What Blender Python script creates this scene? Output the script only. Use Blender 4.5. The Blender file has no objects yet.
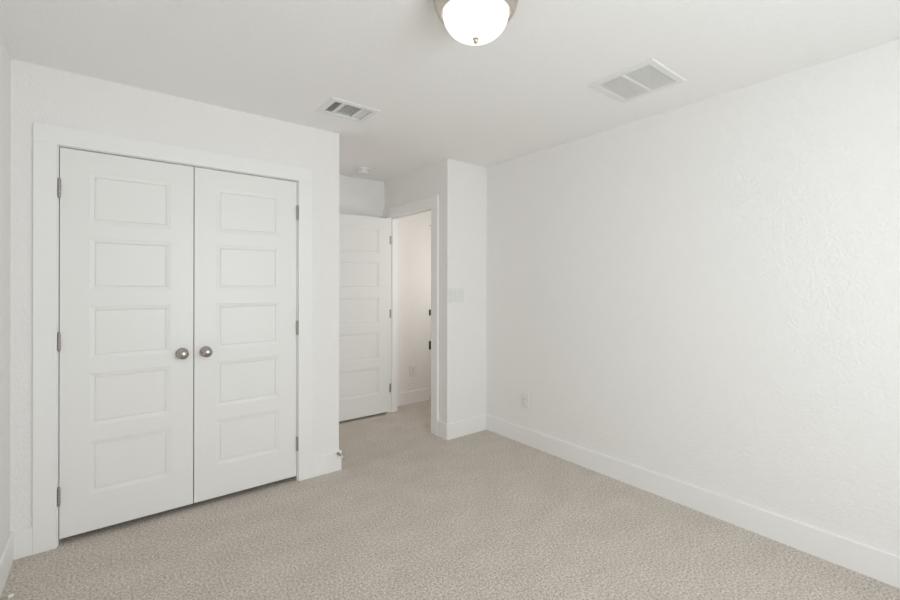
import bpy, bmesh, math
from mathutils import Vector, Matrix

sc = bpy.context.scene
COL = sc.collection
PI = math.pi

# ------------------------------------------------------------------ camera
cam_d = bpy.data.cameras.new('camera')
cam_d.sensor_width = 36.0
cam_d.lens = 434.4 / 900.0 * 36.0
cam_d.shift_y = -14.6 / 900.0
cam_d.clip_start = 0.02
cam = bpy.data.objects.new('camera', cam_d)
cam.location = (0, 0, 1.3393)
cam.rotation_euler = (Matrix.Rotation(-math.radians(38.047), 3, 'Z') @ Matrix.Rotation(PI / 2, 3, 'X') @ Matrix.Rotation(0.0015, 3, 'Z')).to_euler()
COL.objects.link(cam)
sc.camera = cam

# ------------------------------------------------------------------ world, daylight, exposure
H = 2.44
WX0, WX1, WZ0, WZ1 = 0.50, 1.85, 0.60, 2.14      # the window in the rear wall
W = bpy.data.worlds.new('daylight')
sc.world = W
W.use_nodes = True
bg = W.node_tree.nodes['Background']
bg.inputs['Color'].default_value = (0.90, 0.94, 1.0, 1)
bg.inputs['Strength'].default_value = 1.0


def area(name, loc, rot, sx, sy, power, col):
    d = bpy.data.lights.new(name, 'AREA')
    d.shape = 'RECTANGLE'
    d.size, d.size_y = sx, sy
    d.energy = power
    d.color = col
    o = bpy.data.objects.new(name, d)
    o.location = loc
    o.rotation_euler = rot
    COL.objects.link(o)
    return o


# overcast daylight just outside the window, shining in along +Y
area('window_daylight', ((WX0 + WX1) / 2, -1.15, (WZ0 + WZ1) / 2), (PI / 2, 0, 0), WX1 - WX0, WZ1 - WZ0, 61.0, (0.955, 0.998, 1.06))
# added fill light; brightens hall wall and open bedroom door
area('hall_fill', (3.30, 3.20, 1.50), (PI / 2 + 0.08, 0, math.radians(54)), 0.45, 0.9, 9.0, (1.0, 0.965, 0.92))
LAMP = 1.1                                       # glow of the dome light's glass

sc.view_settings.view_transform = 'Standard'
sc.view_settings.look = 'None'
sc.view_settings.gamma = 1
sc.view_settings.exposure = -0.15
sc.view_settings.use_curve_mapping = False
sc.cycles.max_bounces = 16
sc.cycles.diffuse_bounces = 10


# ------------------------------------------------------------------ materials
def mat(name, col, rough=0.5, metal=0.0, bump=None, bevel=0.0, emit=0.0, emit_col=None):
    m = bpy.data.materials.new(name)
    m.use_nodes = True
    nt = m.node_tree
    b = nt.nodes['Principled BSDF']
    b.inputs['Base Color'].default_value = (*col, 1)
    b.inputs['Roughness'].default_value = rough
    b.inputs['Metallic'].default_value = metal
    if emit:
        b.inputs['Emission Color'].default_value = (*(emit_col or col), 1)
        b.inputs['Emission Strength'].default_value = emit
    nrm = None
    if bevel:
        bv = nt.nodes.new('ShaderNodeBevel')
        bv.samples = 4
        bv.inputs['Radius'].default_value = bevel
        nrm = bv.outputs['Normal']
    if bump:
        scale, dist, strength, lo, hi = bump
        tc = nt.nodes.new('ShaderNodeNewGeometry')
        n = nt.nodes.new('ShaderNodeTexNoise')
        n.inputs['Scale'].default_value = scale
        n.inputs['Detail'].default_value = 2.0
        n.inputs['Roughness'].default_value = 0.5
        n.inputs['Distortion'].default_value = 0.15
        nt.links.new(tc.outputs['Position'], n.inputs['Vector'])
        r = nt.nodes.new('ShaderNodeMapRange')
        r.interpolation_type = 'SMOOTHSTEP'
        r.inputs['From Min'].default_value = lo
        r.inputs['From Max'].default_value = hi
        nt.links.new(n.outputs['Fac'], r.inputs['Value'])
        bp = nt.nodes.new('ShaderNodeBump')
        bp.inputs['Distance'].default_value = dist
        bp.inputs['Strength'].default_value = strength
        nt.links.new(r.outputs['Result'], bp.inputs['Height'])
        if nrm:
            nt.links.new(nrm, bp.inputs['Normal'])
        nrm = bp.outputs['Normal']
    if nrm:
        nt.links.new(nrm, b.inputs['Normal'])
    return m


M_wall = mat('wall_paint', (0.865, 0.850, 0.836), 0.75, bump=(70, 0.0032, 0.37, 0.33, 0.69))
M_ceil = mat('ceiling_paint', (0.905, 0.896, 0.885), 0.85, bump=(58, 0.003, 0.24, 0.36, 0.68))
M_trim = mat('trim_paint', (0.88, 0.872, 0.862), 0.38)
M_door = mat('door_paint', (0.848, 0.838, 0.824), 0.40)
M_plate = mat('white_plastic', (0.80, 0.80, 0.78), 0.35)
M_vent = mat('vent_enamel', (0.82, 0.815, 0.80), 0.45)
M_duct = mat('galvanized_duct', (0.50, 0.50, 0.49), 0.6)
M_slot = mat('slot_shadow', (0.05, 0.05, 0.05), 0.7)
M_nickel = mat('satin_nickel', (0.44, 0.41, 0.38), 0.24, 1.0)
M_ring = mat('brushed_nickel', (0.62, 0.575, 0.52), 0.26, 1.0)
M_hinge = mat('hinge_nickel', (0.42, 0.40, 0.37), 0.38, 1.0)
M_steel = mat('spring_steel', (0.45, 0.42, 0.38), 0.35, 1.0)
M_black = mat('black_hardware', (0.012, 0.012, 0.012), 0.4)
M_rubber = mat('white_rubber', (0.84, 0.82, 0.78), 0.55)
M_glow = mat('lit_frosted_glass', (0.5, 0.49, 0.47), 0.3, emit=LAMP, emit_col=(1.0, 0.93, 0.84))


def carpet_mat():
    m = bpy.data.materials.new('cut_pile_carpet')
    m.use_nodes = True
    nt = m.node_tree
    N, L = nt.nodes.new, nt.links.new
    b = nt.nodes['Principled BSDF']
    b.inputs['Roughness'].default_value = 0.95
    b.inputs['Specular IOR Level'].default_value = 0.1
    b.inputs['Sheen Weight'].default_value = 0.15
    g = N('ShaderNodeNewGeometry')
    n1 = N('ShaderNodeTexNoise')
    n1.inputs['Scale'].default_value = 98
    n1.inputs['Detail'].default_value = 4
    n1.inputs['Roughness'].default_value = 0.72
    L(g.outputs['Position'], n1.inputs['Vector'])
    cr = N('ShaderNodeValToRGB')
    cr.color_ramp.elements[0].position = 0.34
    cr.color_ramp.elements[0].color = (0.33, 0.284, 0.243, 1)
    cr.color_ramp.elements[1].position = 0.66
    cr.color_ramp.elements[1].color = (0.89, 0.81, 0.728, 1)
    L(n1.outputs['Fac'], cr.inputs['Fac'])
    mp = N('ShaderNodeMapping')
    mp.inputs['Rotation'].default_value = (0, 0, math.radians(25))
    mp.inputs['Scale'].default_value = (1.0, 1.6, 1.0)
    L(g.outputs['Position'], mp.inputs['Vector'])
    n2 = N('ShaderNodeTexNoise')
    n2.inputs['Scale'].default_value = 4.0
    n2.inputs['Detail'].default_value = 3
    L(mp.outputs['Vector'], n2.inputs['Vector'])
    mr = N('ShaderNodeMapRange')
    mr.inputs['From Min'].default_value = 0.3
    mr.inputs['From Max'].default_value = 0.7
    mr.inputs['To Min'].default_value = 0.94
    mr.inputs['To Max'].default_value = 1.05
    L(n2.outputs['Fac'], mr.inputs['Value'])
    mx = N('ShaderNodeVectorMath')
    mx.operation = 'SCALE'
    L(cr.outputs['Color'], mx.inputs[0])
    L(mr.outputs['Result'], mx.inputs['Scale'])
    L(mx.outputs['Vector'], b.inputs['Base Color'])
    bp = N('ShaderNodeBump')
    bp.inputs['Distance'].default_value = 0.010
    bp.inputs['Strength'].default_value = 0.7
    L(n1.outputs['Fac'], bp.inputs['Height'])
    L(bp.outputs['Normal'], b.inputs['Normal'])
    return m


M_carpet = carpet_mat()


def glass_mat():
    m = bpy.data.materials.new('window_glass')
    m.use_nodes = True
    nt = m.node_tree
    nt.nodes.remove(nt.nodes['Principled BSDF'])
    t = nt.nodes.new('ShaderNodeBsdfTransparent')
    t.inputs['Color'].default_value = (0.95, 0.97, 0.96, 1)
    g = nt.nodes.new('ShaderNodeBsdfGlossy')
    g.inputs['Roughness'].default_value = 0.02
    x = nt.nodes.new('ShaderNodeMixShader')
    x.inputs['Fac'].default_value = 0.06
    nt.links.new(t.outputs[0], x.inputs[1])
    nt.links.new(g.outputs[0], x.inputs[2])
    nt.links.new(x.outputs[0], nt.nodes['Material Output'].inputs['Surface'])
    return m


M_glass = glass_mat()


# ------------------------------------------------------------------ helpers
def box(bm, x0, x1, y0, y1, z0, z1):
    v = [bm.verts.new(c) for c in ((x0, y0, z0), (x1, y0, z0), (x1, y1, z0), (x0, y1, z0),
                                   (x0, y0, z1), (x1, y0, z1), (x1, y1, z1), (x0, y1, z1))]
    for f in ((0, 3, 2, 1), (4, 5, 6, 7), (0, 1, 5, 4), (1, 2, 6, 5), (2, 3, 7, 6), (3, 0, 4, 7)):
        bm.faces.new([v[i] for i in f])
    return v


def rbox(bm, x0, x1, y0, y1, z0, z1, r=0.002, seg=2):
    v = box(bm, x0, x1, y0, y1, z0, z1)
    es = {e for q in v for e in q.link_edges}
    bmesh.ops.bevel(bm, geom=list(es), offset=r, segments=seg, affect='EDGES', profile=0.5)


def lathe(bm, prof, M=Matrix(), n=40):
    rings = []
    for r, z in prof:
        if r < 1e-6:
            rings.append([bm.verts.new(M @ Vector((0, 0, z)))])
        else:
            rings.append([bm.verts.new(M @ Vector((r * math.cos(2 * PI * i / n), r * math.sin(2 * PI * i / n), z))) for i in range(n)])
    for a, b in zip(rings, rings[1:]):
        for i in range(n):
            j = (i + 1) % n
            if len(a) == 1 and len(b) == 1:
                continue
            if len(a) == 1:
                bm.faces.new((a[0], b[j], b[i]))
            elif len(b) == 1:
                bm.faces.new((a[i], a[j], b[0]))
            else:
                bm.faces.new((a[i], a[j], b[j], b[i]))


def tube(bm, pts, r, n=8):
    rings = []
    for i, p in enumerate(pts):
        a = pts[max(i - 1, 0)]
        b = pts[min(i + 1, len(pts) - 1)]
        t = (b - a).normalized()
        u = t.orthogonal().normalized() if not rings else (up - t * up.dot(t)).normalized()
        up = u
        w = t.cross(u)
        rings.append([bm.verts.new(p + (u * math.cos(2 * PI * k / n) + w * math.sin(2 * PI * k / n)) * r) for k in range(n)])
    for a, b in zip(rings, rings[1:]):
        for k in range(n):
            bm.faces.new((a[k], a[(k + 1) % n], b[(k + 1) % n], b[k]))
    bm.faces.new(rings[0][::-1])
    bm.faces.new(rings[-1])


def obj(name, bm, m, parent=None, smooth=None):
    bmesh.ops.recalc_face_normals(bm, faces=bm.faces)
    me = bpy.data.meshes.new(name)
    bm.to_mesh(me)
    bm.free()
    me.materials.append(m)
    if smooth is not None:
        for p in me.polygons:
            p.use_smooth = True
        me.set_sharp_from_angle(angle=math.radians(smooth))
    o = bpy.data.objects.new(name, me)
    COL.objects.link(o)
    if parent:
        o.parent = parent
    return o


def tag(o, label=None, cat=None, group=None, kind=None):
    if label:
        o['label'] = label
    if cat:
        o['category'] = cat
    if group:
        o['group'] = group
    if kind:
        o['kind'] = kind
    return o


def empty(name, loc, rot=(0, 0, 0)):
    o = bpy.data.objects.new(name, None)
    o.empty_display_size = 0.05
    o.location = loc
    o.rotation_euler = rot
    COL.objects.link(o)
    return o


def copy_tree(o, parent=None):
    c = o.copy()
    COL.objects.link(c)
    if parent:
        c.parent = parent
    for ch in list(o.children):
        copy_tree(ch, c)
    return c


def boxes(name, lst, m, label, cat, r=None):
    bm = bmesh.new()
    for b in lst:
        if r:
            rbox(bm, *b, r=r)
        else:
            box(bm, *b)
    return tag(obj(name, bm, m), label, cat, kind='structure')


# ------------------------------------------------------------------ the room shell
XL, XR = -0.382, 2.768          # left and right wall faces
YF, YB, YR = 2.985, 4.091, -0.95  # closet wall face, alcove back wall, rear wall
XC, XD = 1.312, 2.307           # closet corner, entry wall face
T = 0.115
CO0, CO1, COZ = -0.226, 1.028, 2.069   # closet rough opening
EO0, EO1 = 3.191, 4.021         # bedroom doorway rough opening (along Y)
HY = 4.165                      # hall wall face
HXE = 2.944                      # its outside corner

boxes('floor', [(XL - T, 4.4, YR - T, 5.4, -0.06, 0.0)], M_carpet, 'beige speckled cut pile carpet covering the whole bedroom floor', 'floor')

# ceiling with two holes for the ducts
V1 = (1.058, 1.302, 2.462, 2.640)
V2 = (2.100, 2.392, 1.088, 1.378)
bm = bmesh.new()
xs = sorted([XL - T, 4.4, V1[0], V1[1], V2[0], V2[1]])
ys = sorted([YR - T, 5.4, V1[2], V1[3], V2[2], V2[3]])
for i in range(len(xs) - 1):
    for j in range(len(ys) - 1):
        cx, cy = (xs[i] + xs[i + 1]) / 2, (ys[j] + ys[j + 1]) / 2
        if any(v[0] < cx < v[1] and v[2] < cy < v[3] for v in (V1, V2)):
            continue
        for z in (H, H + 0.012):
            vs = [bm.verts.new(c) for c in ((xs[i], ys[j], z), (xs[i + 1], ys[j], z), (xs[i + 1], ys[j + 1], z), (xs[i], ys[j + 1], z))]
            bm.faces.new(vs)
bmesh.ops.remove_doubles(bm, verts=bm.verts, dist=1e-5)
tag(obj('ceiling', bm, M_ceil), 'white textured ceiling over the whole room and alcove', 'ceiling', kind='structure')

boxes('wall_left', [(XL - T, XL, YR - T, YB + T, 0, H)], M_wall, 'narrow strip of off-white wall at the left edge beside the closet', 'wall')
boxes('wall_right', [(XR, XR + T, YR - T, YF, 0, H)], M_wall, 'long off-white textured wall with one low outlet', 'wall')
boxes('wall_rear', [(XL, XR, YR - T, YR, 0, WZ0), (XL, XR, YR - T, YR, WZ1, H),
                    (XL, WX0, YR - T, YR, WZ0, WZ1), (WX1, XR, YR - T, YR, WZ0, WZ1)], M_wall, 'off-white wall with the window opposite the closet', 'wall')
boxes('wall_closet', [(XL, CO0, YF, YF + T, 0, H), (CO1, XC, YF, YF + T, 0, H), (CO0, CO1, YF, YF + T, COZ, H)],
      M_wall, 'off-white wall around the white double closet doors', 'wall')
boxes('wall_side', [(XC - T, XC, YF + T, YB, 0, H)], M_wall, 'side of the closet facing the entry alcove', 'wall')
boxes('wall_alcove', [(XL, XD + T, YB, YB + T, 0, H)], M_wall, 'shaded back wall of the alcove above the open bedroom door', 'wall')
boxes('wall_entry', [(XD, XD + T, YF, EO0, 0, H), (XD, XD + T, EO1, YB, 0, H), (XD, XD + T, EO0, EO1, COZ, H),
                     (XD + T, XR + T, YF, YF + T, 0, H)], M_wall, 'projecting off-white wall with the bedroom doorway and a light switch', 'wall')
boxes('wall_hall', [(XD + T, HXE, HY, 5.3, 0, H)], M_wall, 'off-white hall wall seen through the bedroom doorway', 'wall')
boxes('wall_hall_end', [(HXE + 0.005, HXE + 0.08, HY + 0.008, 5.2, 2.05, H), (HXE, 4.3, 5.2, 5.3, 0, H), (4.2, 4.3, YF, 5.2, 0, H), (XR + T, 4.2, YF, YF + T, 0, H)],
      M_wall, 'far walls closing off the hall beyond the bedroom doorway', 'wall')

# baseboards
BH, BT = 0.138, 0.014


def base(name, x0, x1, y0, y1, label):
    bm = bmesh.new()
    v = box(bm, x0, x1, y0, y1, 0.0, BH)
    es = [e for e in bm.edges if all(abs(q.co.z - BH) < 1e-6 for q in e.verts)]
    bmesh.ops.bevel(bm, geom=es, offset=0.004, segments=3, affect='EDGES', profile=0.5)
    return tag(obj(name, bm, M_trim), label, 'baseboard', kind='structure')


CASL, CASR = -0.302, 1.108
base('baseboard_left', XL, XL + BT, YR, YF, 'white baseboard along the left wall')
base('baseboard_front_left', XL + BT, CASL, YF - BT, YF, 'short white baseboard between left wall and closet casing')
base('baseboard_front_right', CASR, XC + BT, YF - BT, YF, 'short white baseboard between closet casing and alcove corner')
base('baseboard_side', XC, XC + BT, YF, YB - BT, 'white baseboard on the closet side wall in the alcove')
base('baseboard_alcove', XC, XD - 0.018, YB - BT, YB, 'white baseboard behind the open bedroom door')
base('baseboard_entry', XD - BT, XD, YF - BT, 3.106, 'short white baseboard beside the bedroom doorway casing')
base('baseboard_pier', XD, XR - BT, YF - BT, YF, 'white baseboard below the light switch')
base('baseboard_right', XR - BT, XR, YR, YF, 'long white baseboard below the outlet wall')
base('baseboard_rear', XL + BT, XR - BT, YR, YR + BT, 'white baseboard below the window')
base('baseboard_hall', XD + T, HXE, HY - BT, HY, 'white baseboard in the hall beyond the doorway')

# casings and jambs
CT = 0.018
CZ0, CZ1 = 2.054, 2.146


def casing_x(name, a0, a1, i0, i1, y0, y1, label):
    bm = bmesh.new()
    rbox(bm, a0, i0, y0, y1, 0, CZ0, 0.002, 1)
    rbox(bm, i1, a1, y0, y1, 0, CZ0, 0.002, 1)
    rbox(bm, a0, a1, y0, y1, CZ0 - 0.0006, CZ1, 0.002, 1)
    return tag(obj(name, bm, M_trim), label, 'door trim', kind='structure')


casing_x('trim_1', CASL, CASR, -0.212, 1.014, YF - CT, YF, 'wide flat white casing around the double closet doors')
bm = bmesh.new()
box(bm, CO0, -0.207, YF, YF + T, 0, 2.05)
box(bm, 1.009, CO1, YF, YF + T, 0, 2.05)
box(bm, CO0, CO1, YF, YF + T, 2.05, COZ)
box(bm, -0.207, -0.195, YF + 0.042, YF + 0.075, 0.06, 2.05)
box(bm, 0.997, 1.009, YF + 0.042, YF + 0.075, 0.06, 2.05)
box(bm, -0.195, 0.997, YF + 0.042, YF + 0.075, 2.038, 2.05)
tag(obj('trim_2', bm, M_trim), 'white jamb lining the closet opening', 'door trim', kind='structure')
# bedroom doorway
EJ0, EJ1 = 3.210, 4.002         # clear opening
bm = bmesh.new()
rbox(bm, XD - CT, XD, 3.108, EJ0 - 0.006, 0, CZ0, 0.002, 1)
rbox(bm, XD - CT, XD, EJ1 + 0.006, YB - 0.002, 0, CZ0, 0.002, 1)
rbox(bm, XD - CT, XD, 3.108, YB - 0.002, CZ0 - 0.0006, CZ1, 0.002, 1)
tag(obj('trim_3', bm, M_trim), 'flat white casing around the bedroom doorway', 'door trim', kind='structure')
bm = bmesh.new()
box(bm, XD, XD + T, EO0, EJ0, 0, 2.05)
box(bm, XD, XD + T, EJ1, EO1, 0, 2.05)
box(bm, XD, XD + T, EO0, EO1, 2.05, COZ)
box(bm, XD + 0.042, XD + 0.08, EJ0, EJ0 + 0.012, 0, 2.05)
box(bm, XD + 0.042, XD + 0.08, EJ1 - 0.012, EJ1, 0, 2.05)
box(bm, XD + 0.042, XD + 0.08, EJ0 + 0.012, EJ1 - 0.012, 2.038, 2.05)
tag(obj('trim_4', bm, M_trim), 'white jamb lining the bedroom doorway', 'door trim', kind='structure')

# the window the daylight comes through
win = tag(empty('window_1', ((WX0 + WX1) / 2, YR, WZ0)), 'white framed single hung window in the rear wall', 'window', kind='structure')
ww, wh = WX1 - WX0, WZ1 - WZ0
bm = bmesh.new()
for b in ((-ww / 2, -ww / 2 + 0.05, 0, wh), (ww / 2 - 0.05, ww / 2, 0, wh), (-ww / 2 + 0.05, ww / 2 - 0.05, 0, 0.05), (-ww / 2 + 0.05, ww / 2 - 0.05, wh - 0.05, wh),
          (-ww / 2 + 0.05, ww / 2 - 0.05, wh / 2 - 0.02, wh / 2 + 0.02)):
    box(bm, b[0], b[1], -0.10, -0.05, b[2], b[3])
obj('window_frame', bm, M_trim, win)
bm = bmesh.new()
box(bm, -ww / 2 + 0.05, ww / 2 - 0.05, -0.078, -0.074, 0.05, wh / 2 - 0.02)
box(bm, -ww / 2 + 0.05, ww / 2 - 0.05, -0.078, -0.074, wh / 2 + 0.02, wh - 0.05)
obj('window_pane', bm, M_glass, win)
bm = bmesh.new()
rbox(bm, -ww / 2 - 0.04, ww / 2 + 0.04, 0.0005, 0.03, -0.02, 0.0)
obj('window_sill', bm, M_trim, win)

# ------------------------------------------------------------------ panelled doors
PZ = [(1.934, 1.663), (1.587, 1.309), (1.225, 0.946), (0.869, 0.590), (0.509, 0.230)]
PROF = [(0.0, 0.0), (0.0015, 0.0012), (0.010, 0.0022), (0.0195, 0.0040), (0.0215, 0.0092), (0.0238, 0.0092), (0.0268, 0.0052)]


def slab_bm(w, z0, z1, th=0.035, stile=0.117):
    """leaf from x=0 to w, front face y=0, back face y=th, five panels pressed into both faces"""
    bm = bmesh.new()
    xs = [0, stile, w - stile, w]
    zs = [z0] + [z for p in reversed(PZ) for z in (p[1], p[0])] + [z1]
    for side in (0, 1):
        def V(x, d, z):
            return bm.verts.new((x, d if side == 0 else th - d, z))

        def quad(*c):
            bm.faces.new([V(*q) for q in (c if side == 0 else c[::-1])])
        for i in range(3):
            for k in range(len(zs) - 1):
                x0, x1, a, b = xs[i], xs[i + 1], zs[k], zs[k + 1]
                if i == 1 and k % 2 == 1:
                    for (o0, d0), (o1, d1) in zip(PROF, PROF[1:]):
                        A = [(x0 + o0, d0, a + o0), (x1 - o0, d0, a + o0), (x1 - o0, d0, b - o0), (x0 + o0, d0, b - o0)]
                        B = [(x0 + o1, d1, a + o1), (x1 - o1, d1, a + o1), (x1 - o1, d1, b - o1), (x0 + o1, d1, b - o1)]
                        for q in range(4):
                            quad(A[q], A[(q + 1) % 4], B[(q + 1) % 4], B[q])
                    o, d = PROF[-1]
                    quad((x0 + o, d, a + o), (x1 - o, d, a + o), (x1 - o, d, b - o), (x0 + o, d, b - o))
                else:
                    quad((x0, 0, a), (x1, 0, a), (x1, 0, b), (x0, 0, b))
    for (xa, xb) in zip(xs, xs[1:]):
        for z in (z0, z1):
            bm.faces.new([bm.verts.new(c) for c in ((xa, 0, z), (xb, 0, z), (xb, th, z), (xa, th, z))])
    for (za, zb) in zip(zs, zs[1:]):
        for x in (0, w):
            bm.faces.new([bm.verts.new(c) for c in ((x, 0, za), (x, 0, zb), (x, th, zb), (x, th, za))])
    bmesh.ops.remove_doubles(bm, verts=bm.verts, dist=1e-5)
    return bm


def add_hinge(parent, x, y, zc, leaf=None):
    bm = bmesh.new()
    for k in range(5):                                     # five knuckles and two end tips
        lathe(bm, [(0, -0.0085), (0.0062, -0.0085), (0.0066, -0.008), (0.0066, 0.008), (0.0062, 0.0085), (0, 0.0085)],
              Matrix.Translation((x, y, zc + (k - 2) * 0.0177)), 14)
    for s in (-1, 1):
        lathe(bm, [(0, 0.0), (0.0045, 0.0), (0.005, s * 0.003), (0.0028, s * 0.006), (0, s * 0.0065)], Matrix.Translation((x, y, zc + s * 0.0440)), 14)
    if leaf:
        box(bm, *leaf, zc - 0.0445, zc + 0.0445)
    return obj('hinge', bm, M_hinge, parent, 40)


def add_knob(parent, x, y, z, out=-1):
    """round passage knob on the face at y, pointing along out*Y"""
    Mx = Matrix.Translation((x, y, z)) @ Matrix.Rotation(PI / 2 if out < 0 else -PI / 2, 4, 'X')
    bm = bmesh.new()
    lathe(bm, [(0.0105, 0.010), (0.0105, 0.022), (0.014, 0.026), (0.022, 0.030), (0.0275, 0.037), (0.0295, 0.045), (0.0285, 0.053), (0.024, 0.060),
               (0.016, 0.0645), (0.007, 0.0662), (0, 0.0665)], Mx, 40)
    k = obj('door_knob', bm, M_nickel, parent, 50)
    bm = bmesh.new()
    lathe(bm, [(0, 0), (0.033, 0), (0.0335, 0.003), (0.032, 0.007), (0.026, 0.0105), (0.016, 0.012), (0, 0.012)], Mx, 40)
    obj('rose', bm, M_nickel, k, 50)
    return k


def closet_door(name, x0, x1, hinge_x, knob_x, catch_x, label):
    d = tag(empty(name, (0, 0, 0)), label, 'closet door', kind='structure')
    bm = slab_bm(x1 - x0, 0.035, 2.0445)
    bmesh.ops.translate(bm, verts=bm.verts, vec=(x0, YF + 0.002, 0))
    obj('door_leaf', bm, M_door, d)
    for z in (1.836, 1.048, 0.256):
        add_hinge(d, hinge_x, YF - 0.0068, z)
    add_knob(d, knob_x, YF + 0.002, 0.936)
    bm = bmesh.new()
    rbox(bm, catch_x - 0.027, catch_x + 0.027, YF + 0.001, YF + 0.03, 2.0448, 2.0494, 0.0006, 1)
    obj('ball_catch', bm, M_hinge, d)
    return d


closet_door('door_1', -0.2035, 0.3925, -0.2052, 0.3345, 0.334, 'white five-panel closet door hinged at its left, knob on its right')
closet_door('door_2', 0.3975, 1.0055, 1.0072, 0.4575, 0.460, 'white five-panel closet door hinged on the side near the alcove')

# the bedroom door, swung open against the alcove's back wall
PXX, PYY = XD - 0.012, EJ1 - 0.005
DW = 0.775
d3 = tag(empty('door_3', (PXX, PYY, -0.006)), 'white five-panel bedroom door standing open inside the alcove', 'door', kind='structure')
bm = slab_bm(DW, 0.03, 2.038)
bmesh.ops.translate(bm, verts=bm.verts, vec=(-DW, -0.041, 0))
obj('door_leaf', bm, M_door, d3)
for z in (1.822, 1.045, 0.262):
    add_hinge(d3, 0.0035, -0.005, z, (0.010, 0.046, 0.0022, 0.0048))
add_knob(d3, -DW + 0.065, -0.041, 0.943)
add_knob(d3, -DW + 0.065, -0.006, 0.943, 1)

# the hall door, seen edge-on past the corner of the hall wall
d4 = tag(empty('door_4', (2.958, 4.14, 0)), 'white hall door with black hardware seen edge-on through the bedroom doorway', 'door', kind='structure')
bm = bmesh.new()
rbox(bm, -0.010, 0.026, 0.036, 0.80, 0.012, 2.04, 0.0015, 1)
obj('door_leaf', bm, M_door, d4)
bm = bmesh.new()
rbox(bm, -0.004, 0.020, 0.030, 0.036, 0.985, 1.055, 0.002, 2)
obj('deadbolt', bm, M_black, d4)
bm = bmesh.new()
rbox(bm, -0.004, 0.020, 0.026, 0.036, 0.585, 0.685, 0.002, 2)
obj('latch', bm, M_black, d4)

# ------------------------------------------------------------------ ceiling light
LX, LY = 1.098, 1.246
cl = tag(empty('ceiling_light', (LX, LY, H)), 'round flush ceiling light with lit frosted glass bowl and nickel rim', 'ceiling light')
bm = bmesh.new()
lathe(bm, [(0, 0), (0.150, 0), (0.150, -0.004), (0.158, -0.006), (0.1615, -0.009), (0.1625, -0.014), (0.1605, -0.019), (0.1565, -0.021), (0.1565, -0.023), (0.1585, -0.025), (0.158, -0.035), (0.153, -0.048), (0.145, -0.060),
           (0.137, -0.068), (0.132, -0.0705), (0.1285, -0.069), (0.1275, -0.062), (0.127, -0.052), (0, -0.052)], n=72)
obj('rim', bm, M_ring, cl, 40)
bm = bmesh.new()
prof = [(0.1250, -0.0525)]
for i in range(15):
    a = PI / 2 * i / 14
    prof.append((0.1250 * math.cos(a) ** 0.9 if i < 14 else 0.0, -0.066 - 0.095 * math.sin(a)))
lathe(bm, prof, n=72)
obj('glass_bowl', bm, M_glow, cl, 60)
bm = bmesh.new()
lathe(bm, [(0, -0.1565), (0.0115, -0.157), (0.012, -0.1605), (0.008, -0.1635), (0.009, -0.167), (0.008, -0.172), (0.0045, -0.176), (0, -0.177)], n=24)
obj('finial', bm, M_ring, cl, 50)

# ------------------------------------------------------------------ vents


def vent_frame(x0, x1, y0, y1, ix0, ix1, iy0, iy1, drop):
    """stamped frame: sloped flange outside, flat rim, open middle (built around z=0, the ceiling)"""
    bm = bmesh.new()
    R = [(x0, x1, y0, y1, -0.0004), (x0 + 0.001, x1 - 0.001, y0 + 0.001, y1 - 0.001, -0.002), (x0 + 0.007, x1 - 0.007, y0 + 0.007, y1 - 0.007, -drop),
         (ix0 - 0.001, ix1 + 0.001, iy0 - 0.001, iy1 + 0.001, -drop), (ix0, ix1, iy0, iy1, -drop + 0.002), (ix0, ix1, iy0, iy1, 0.014)]
    rings = [[bm.verts.new(c) for c in ((a, c_, z), (b, c_, z), (b, d, z), (a, d, z))] for a, b, c_, d, z in R]
    for p, q in zip(rings, rings[1:]):
        for i in range(4):
            bm.faces.new((p[i], p[(i + 1) % 4], q[(i + 1) % 4], q[i]))
    return bm


def louver(along, c, a, b, wd, ang, zc, th=0.0010):
    """one slat: along 'x' or 'y', centred at c on the other axis, from a to b, tilted by ang"""
    bm = bmesh.new()
    box(bm, -wd / 2, wd / 2, a, b, -th / 2, th / 2)
    bmesh.ops.rotate(bm, verts=bm.verts, cent=(0, 0, 0), matrix=Matrix.Rotation(-ang, 3, 'Y'))
    bmesh.ops.translate(bm, verts=bm.verts, vec=(c, 0, zc))
    if along == 'x':
        for v in bm.verts:
            v.co.x, v.co.y = v.co.y, v.co.x
    return bm


def duct(parent, x0, x1, y0, y1):
    bm = bmesh.new()
    box(bm, x0, x1, y0, y1, 0.0125, 0.17)
    low = [f for f in bm.faces if all(abs(v.co.z - 0.0125) < 1e-6 for v in f.verts)]
    bmesh.ops.delete(bm, geom=low, context='FACES')
    obj('duct_boot', bm, M_duct, parent)


sv = tag(empty('supply_vent', (0, 0, H)), 'small three-section white supply vent in the ceiling near the closet', 'ceiling vent')
obj('vent_frame', vent_frame(1.018, 1.340, 2.420, 2.682, *V1, 0.007), M_vent, sv)
duct(sv, V1[0] - 0.004, V1[1] + 0.004, V1[2] - 0.004, V1[3] + 0.004)
for x0, x1 in ((1.106, 1.124), (1.234, 1.250)):
    bm = bmesh.new()
    rbox(bm, x0, x1, V1[2], V1[3], -0.0065, 0.004, 0.001, 1)
    obj('divider', bm, M_vent, sv)
for k in range(4):
    obj('louver', louver('y', 1.0645 + k * 0.0115, V1[2] + 0.001, V1[3] - 0.001, 0.012, math.radians(40), 0.002), M_vent, sv)
for k in range(9):
    obj('louver', louver('x', 2.4725 + k * 0.0196, 1.125, 1.233, 0.0165, math.radians(14), 0.001), M_vent, sv)
for k in range(4):
    obj('louver', louver('y', 1.257 + k * 0.0122, V1[2] + 0.001, V1[3] - 0.001, 0.012, math.radians(-42), 0.002), M_vent, sv)

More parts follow.
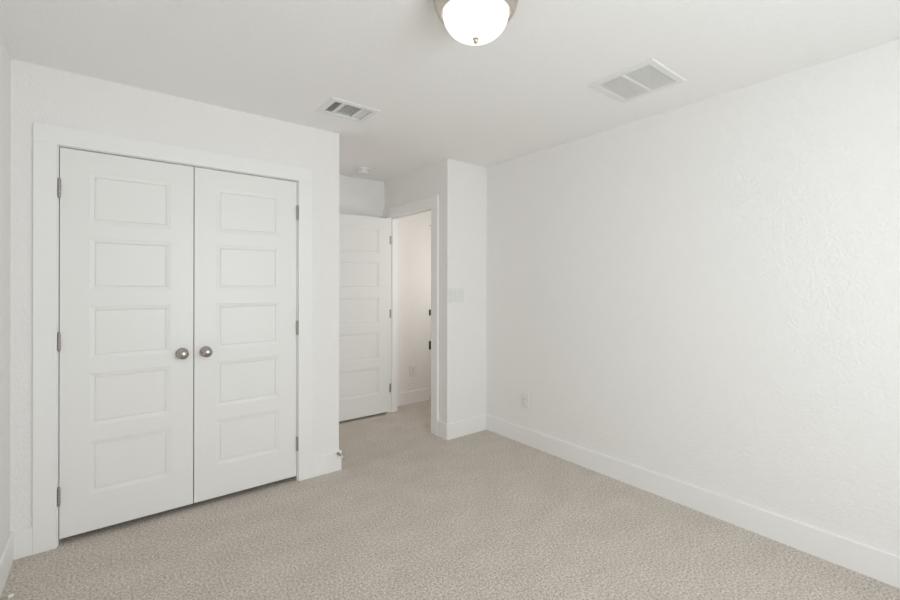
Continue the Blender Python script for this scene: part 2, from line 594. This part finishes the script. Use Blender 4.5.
rv = tag(empty('return_vent', (0, 0, H)), 'large square white return grille in the ceiling near the long wall', 'ceiling vent')
obj('vent_frame', vent_frame(2.062, 2.436, 1.050, 1.420, *V2, 0.006), M_vent, rv)
duct(rv, V2[0] - 0.004, V2[1] + 0.004, V2[2] - 0.004, V2[3] + 0.004)
bm = bmesh.new()
rbox(bm, V2[0], V2[1], 1.2255, 1.2405, -0.0050, 0.004, 0.001, 1)
obj('divider', bm, M_vent, rv)
for k in range(24):
    for a, b in ((V2[2] + 0.001, 1.2255), (1.2405, V2[3] - 0.001)):
        obj('louver', louver('y', 2.107 + k * 0.01215, a, b, 0.0078, math.radians(-3), -0.002), M_vent, rv)

# ------------------------------------------------------------------ smoke detector
sd = tag(empty('smoke_detector', (1.884, 3.742, H)), 'round white smoke detector on the alcove ceiling', 'smoke detector')
bm = bmesh.new()
lathe(bm, [(0, 0), (0.066, 0), (0.066, -0.008), (0.063, -0.012), (0, -0.012)], n=48)
obj('base_plate', bm, M_plate, sd, 40)
bm = bmesh.new()
lathe(bm, [(0, -0.012), (0.050, -0.012), (0.050, -0.018), (0.053, -0.020), (0.053, -0.042), (0.047, -0.050), (0.020, -0.052), (0, -0.052)], n=48)
obj('detector_body', bm, M_plate, sd, 40)

# ------------------------------------------------------------------ outlets and switch (built facing -Y, then turned)


def outlet(name, loc, rz, label, w=0.090, h=0.124):
    o = tag(empty(name, loc, (0, 0, rz)), label, 'outlet', group='wall outlets')
    bm = bmesh.new()
    rbox(bm, -w / 2, w / 2, -0.0072, -0.0002, -h / 2, h / 2, 0.0025, 2)
    obj('cover_plate', bm, M_plate, o)
    for s in (-1, 1):
        bm = bmesh.new()
        lathe(bm, [(0, 0.0), (0.0170, 0.0), (0.0172, 0.0018), (0.0164, 0.0024), (0, 0.0024)],
              Matrix.Translation((0, -0.0072, s * 0.0198)) @ Matrix.Rotation(PI / 2, 4, 'X') @ Matrix.Scale(0.82, 4, (0, 1, 0)), 28)
        r = obj('receptacle', bm, M_plate, o, 40)
        bm = bmesh.new()
        for dx, hh in ((-0.0062, 0.0042), (0.0062, 0.0034)):
            box(bm, dx - 0.0011, dx + 0.0011, -0.0099, -0.0095, s * 0.0198 + 0.003 - hh, s * 0.0198 + 0.003 + hh)
        box(bm, -0.0022, 0.0022, -0.0099, -0.0095, s * 0.0198 - 0.0095, s * 0.0198 - 0.0055)
        obj('slot', bm, M_slot, r)
    bm = bmesh.new()
    lathe(bm, [(0, 0), (0.0032, 0), (0.0028, 0.001), (0, 0.0012)], Matrix.Translation((0, -0.0072, 0)) @ Matrix.Rotation(PI / 2, 4, 'X'), 16)
    obj('screw', bm, M_plate, o)
    return o


outlet('wall_outlet', (XR, 2.507, 0.364), -PI / 2, 'white duplex outlet low on the long textured wall')
outlet('wall_outlet', (2.727, HY, 0.364), 0, 'white duplex outlet on the hall wall through the doorway')

sw = tag(empty('light_switch', (2.408, YF, 1.252)), 'white three-gang rocker switch plate on the projecting wall', 'light switch')
bm = bmesh.new()
rbox(bm, -0.083, 0.083, -0.006, -0.0002, -0.060, 0.060, 0.0025, 2)
obj('cover_plate', bm, M_plate, sw)
for k in (-1, 0, 1):
    bm = bmesh.new()
    x = k * 0.046
    v = [bm.verts.new(c) for c in ((x - 0.0165, -0.0060, -0.033), (x + 0.0165, -0.0060, -0.033), (x + 0.0165, -0.0060, 0.033), (x - 0.0165, -0.0060, 0.033),
                                   (x - 0.0160, -0.0068, -0.0325), (x + 0.0160, -0.0068, -0.0325), (x + 0.0160, -0.0110, 0.0325), (x - 0.0160, -0.0110, 0.0325))]
    for f in ((0, 1, 5, 4), (1, 2, 6, 5), (2, 3, 7, 6), (3, 0, 4, 7), (4, 5, 6, 7), (0, 3, 2, 1)):
        bm.faces.new([v[i] for i in f])
    obj('rocker', bm, M_plate, sw)

# ------------------------------------------------------------------ spring door stops


def door_stop(name, loc, rot, label):
    """built along +Z from the baseboard"""
    o = tag(empty(name, loc, rot), label, 'door stop', group='spring door stops')
    bm = bmesh.new()
    lathe(bm, [(0, 0.0002), (0.0115, 0.0002), (0.0115, 0.003), (0.008, 0.007), (0.006, 0.012), (0, 0.012)], n=20)
    obj('base', bm, M_steel, o, 40)
    bm = bmesh.new()
    pts = []
    for i in range(15 * 12 + 1):
        a = 2 * PI * i / 12
        t = i / (15 * 12)
        pts.append(Vector((math.cos(a) * (0.0062 - 0.0012 * t), math.sin(a) * (0.0062 - 0.0012 * t), 0.010 + 0.054 * t)))
    tube(bm, pts, 0.0015, 6)
    obj('spring', bm, M_steel, o, 60)
    bm = bmesh.new()
    lathe(bm, [(0, 0.062), (0.0065, 0.062), (0.0075, 0.065), (0.0078, 0.072), (0.0065, 0.077), (0.003, 0.079), (0, 0.079)], n=20)
    obj('rubber_tip', bm, M_rubber, o, 50)
    return o


door_stop('door_stop', (1.299, YF - BT, 0.123), (PI / 2, 0, 0), 'spring door stop with white tip on the baseboard at the alcove corner')
door_stop('door_stop', (XL + BT, 2.40, 0.120), (0, PI / 2, 0), 'spring door stop with white tip at the bottom left near the left wall').scale = (0.9, 0.9, 0.9)
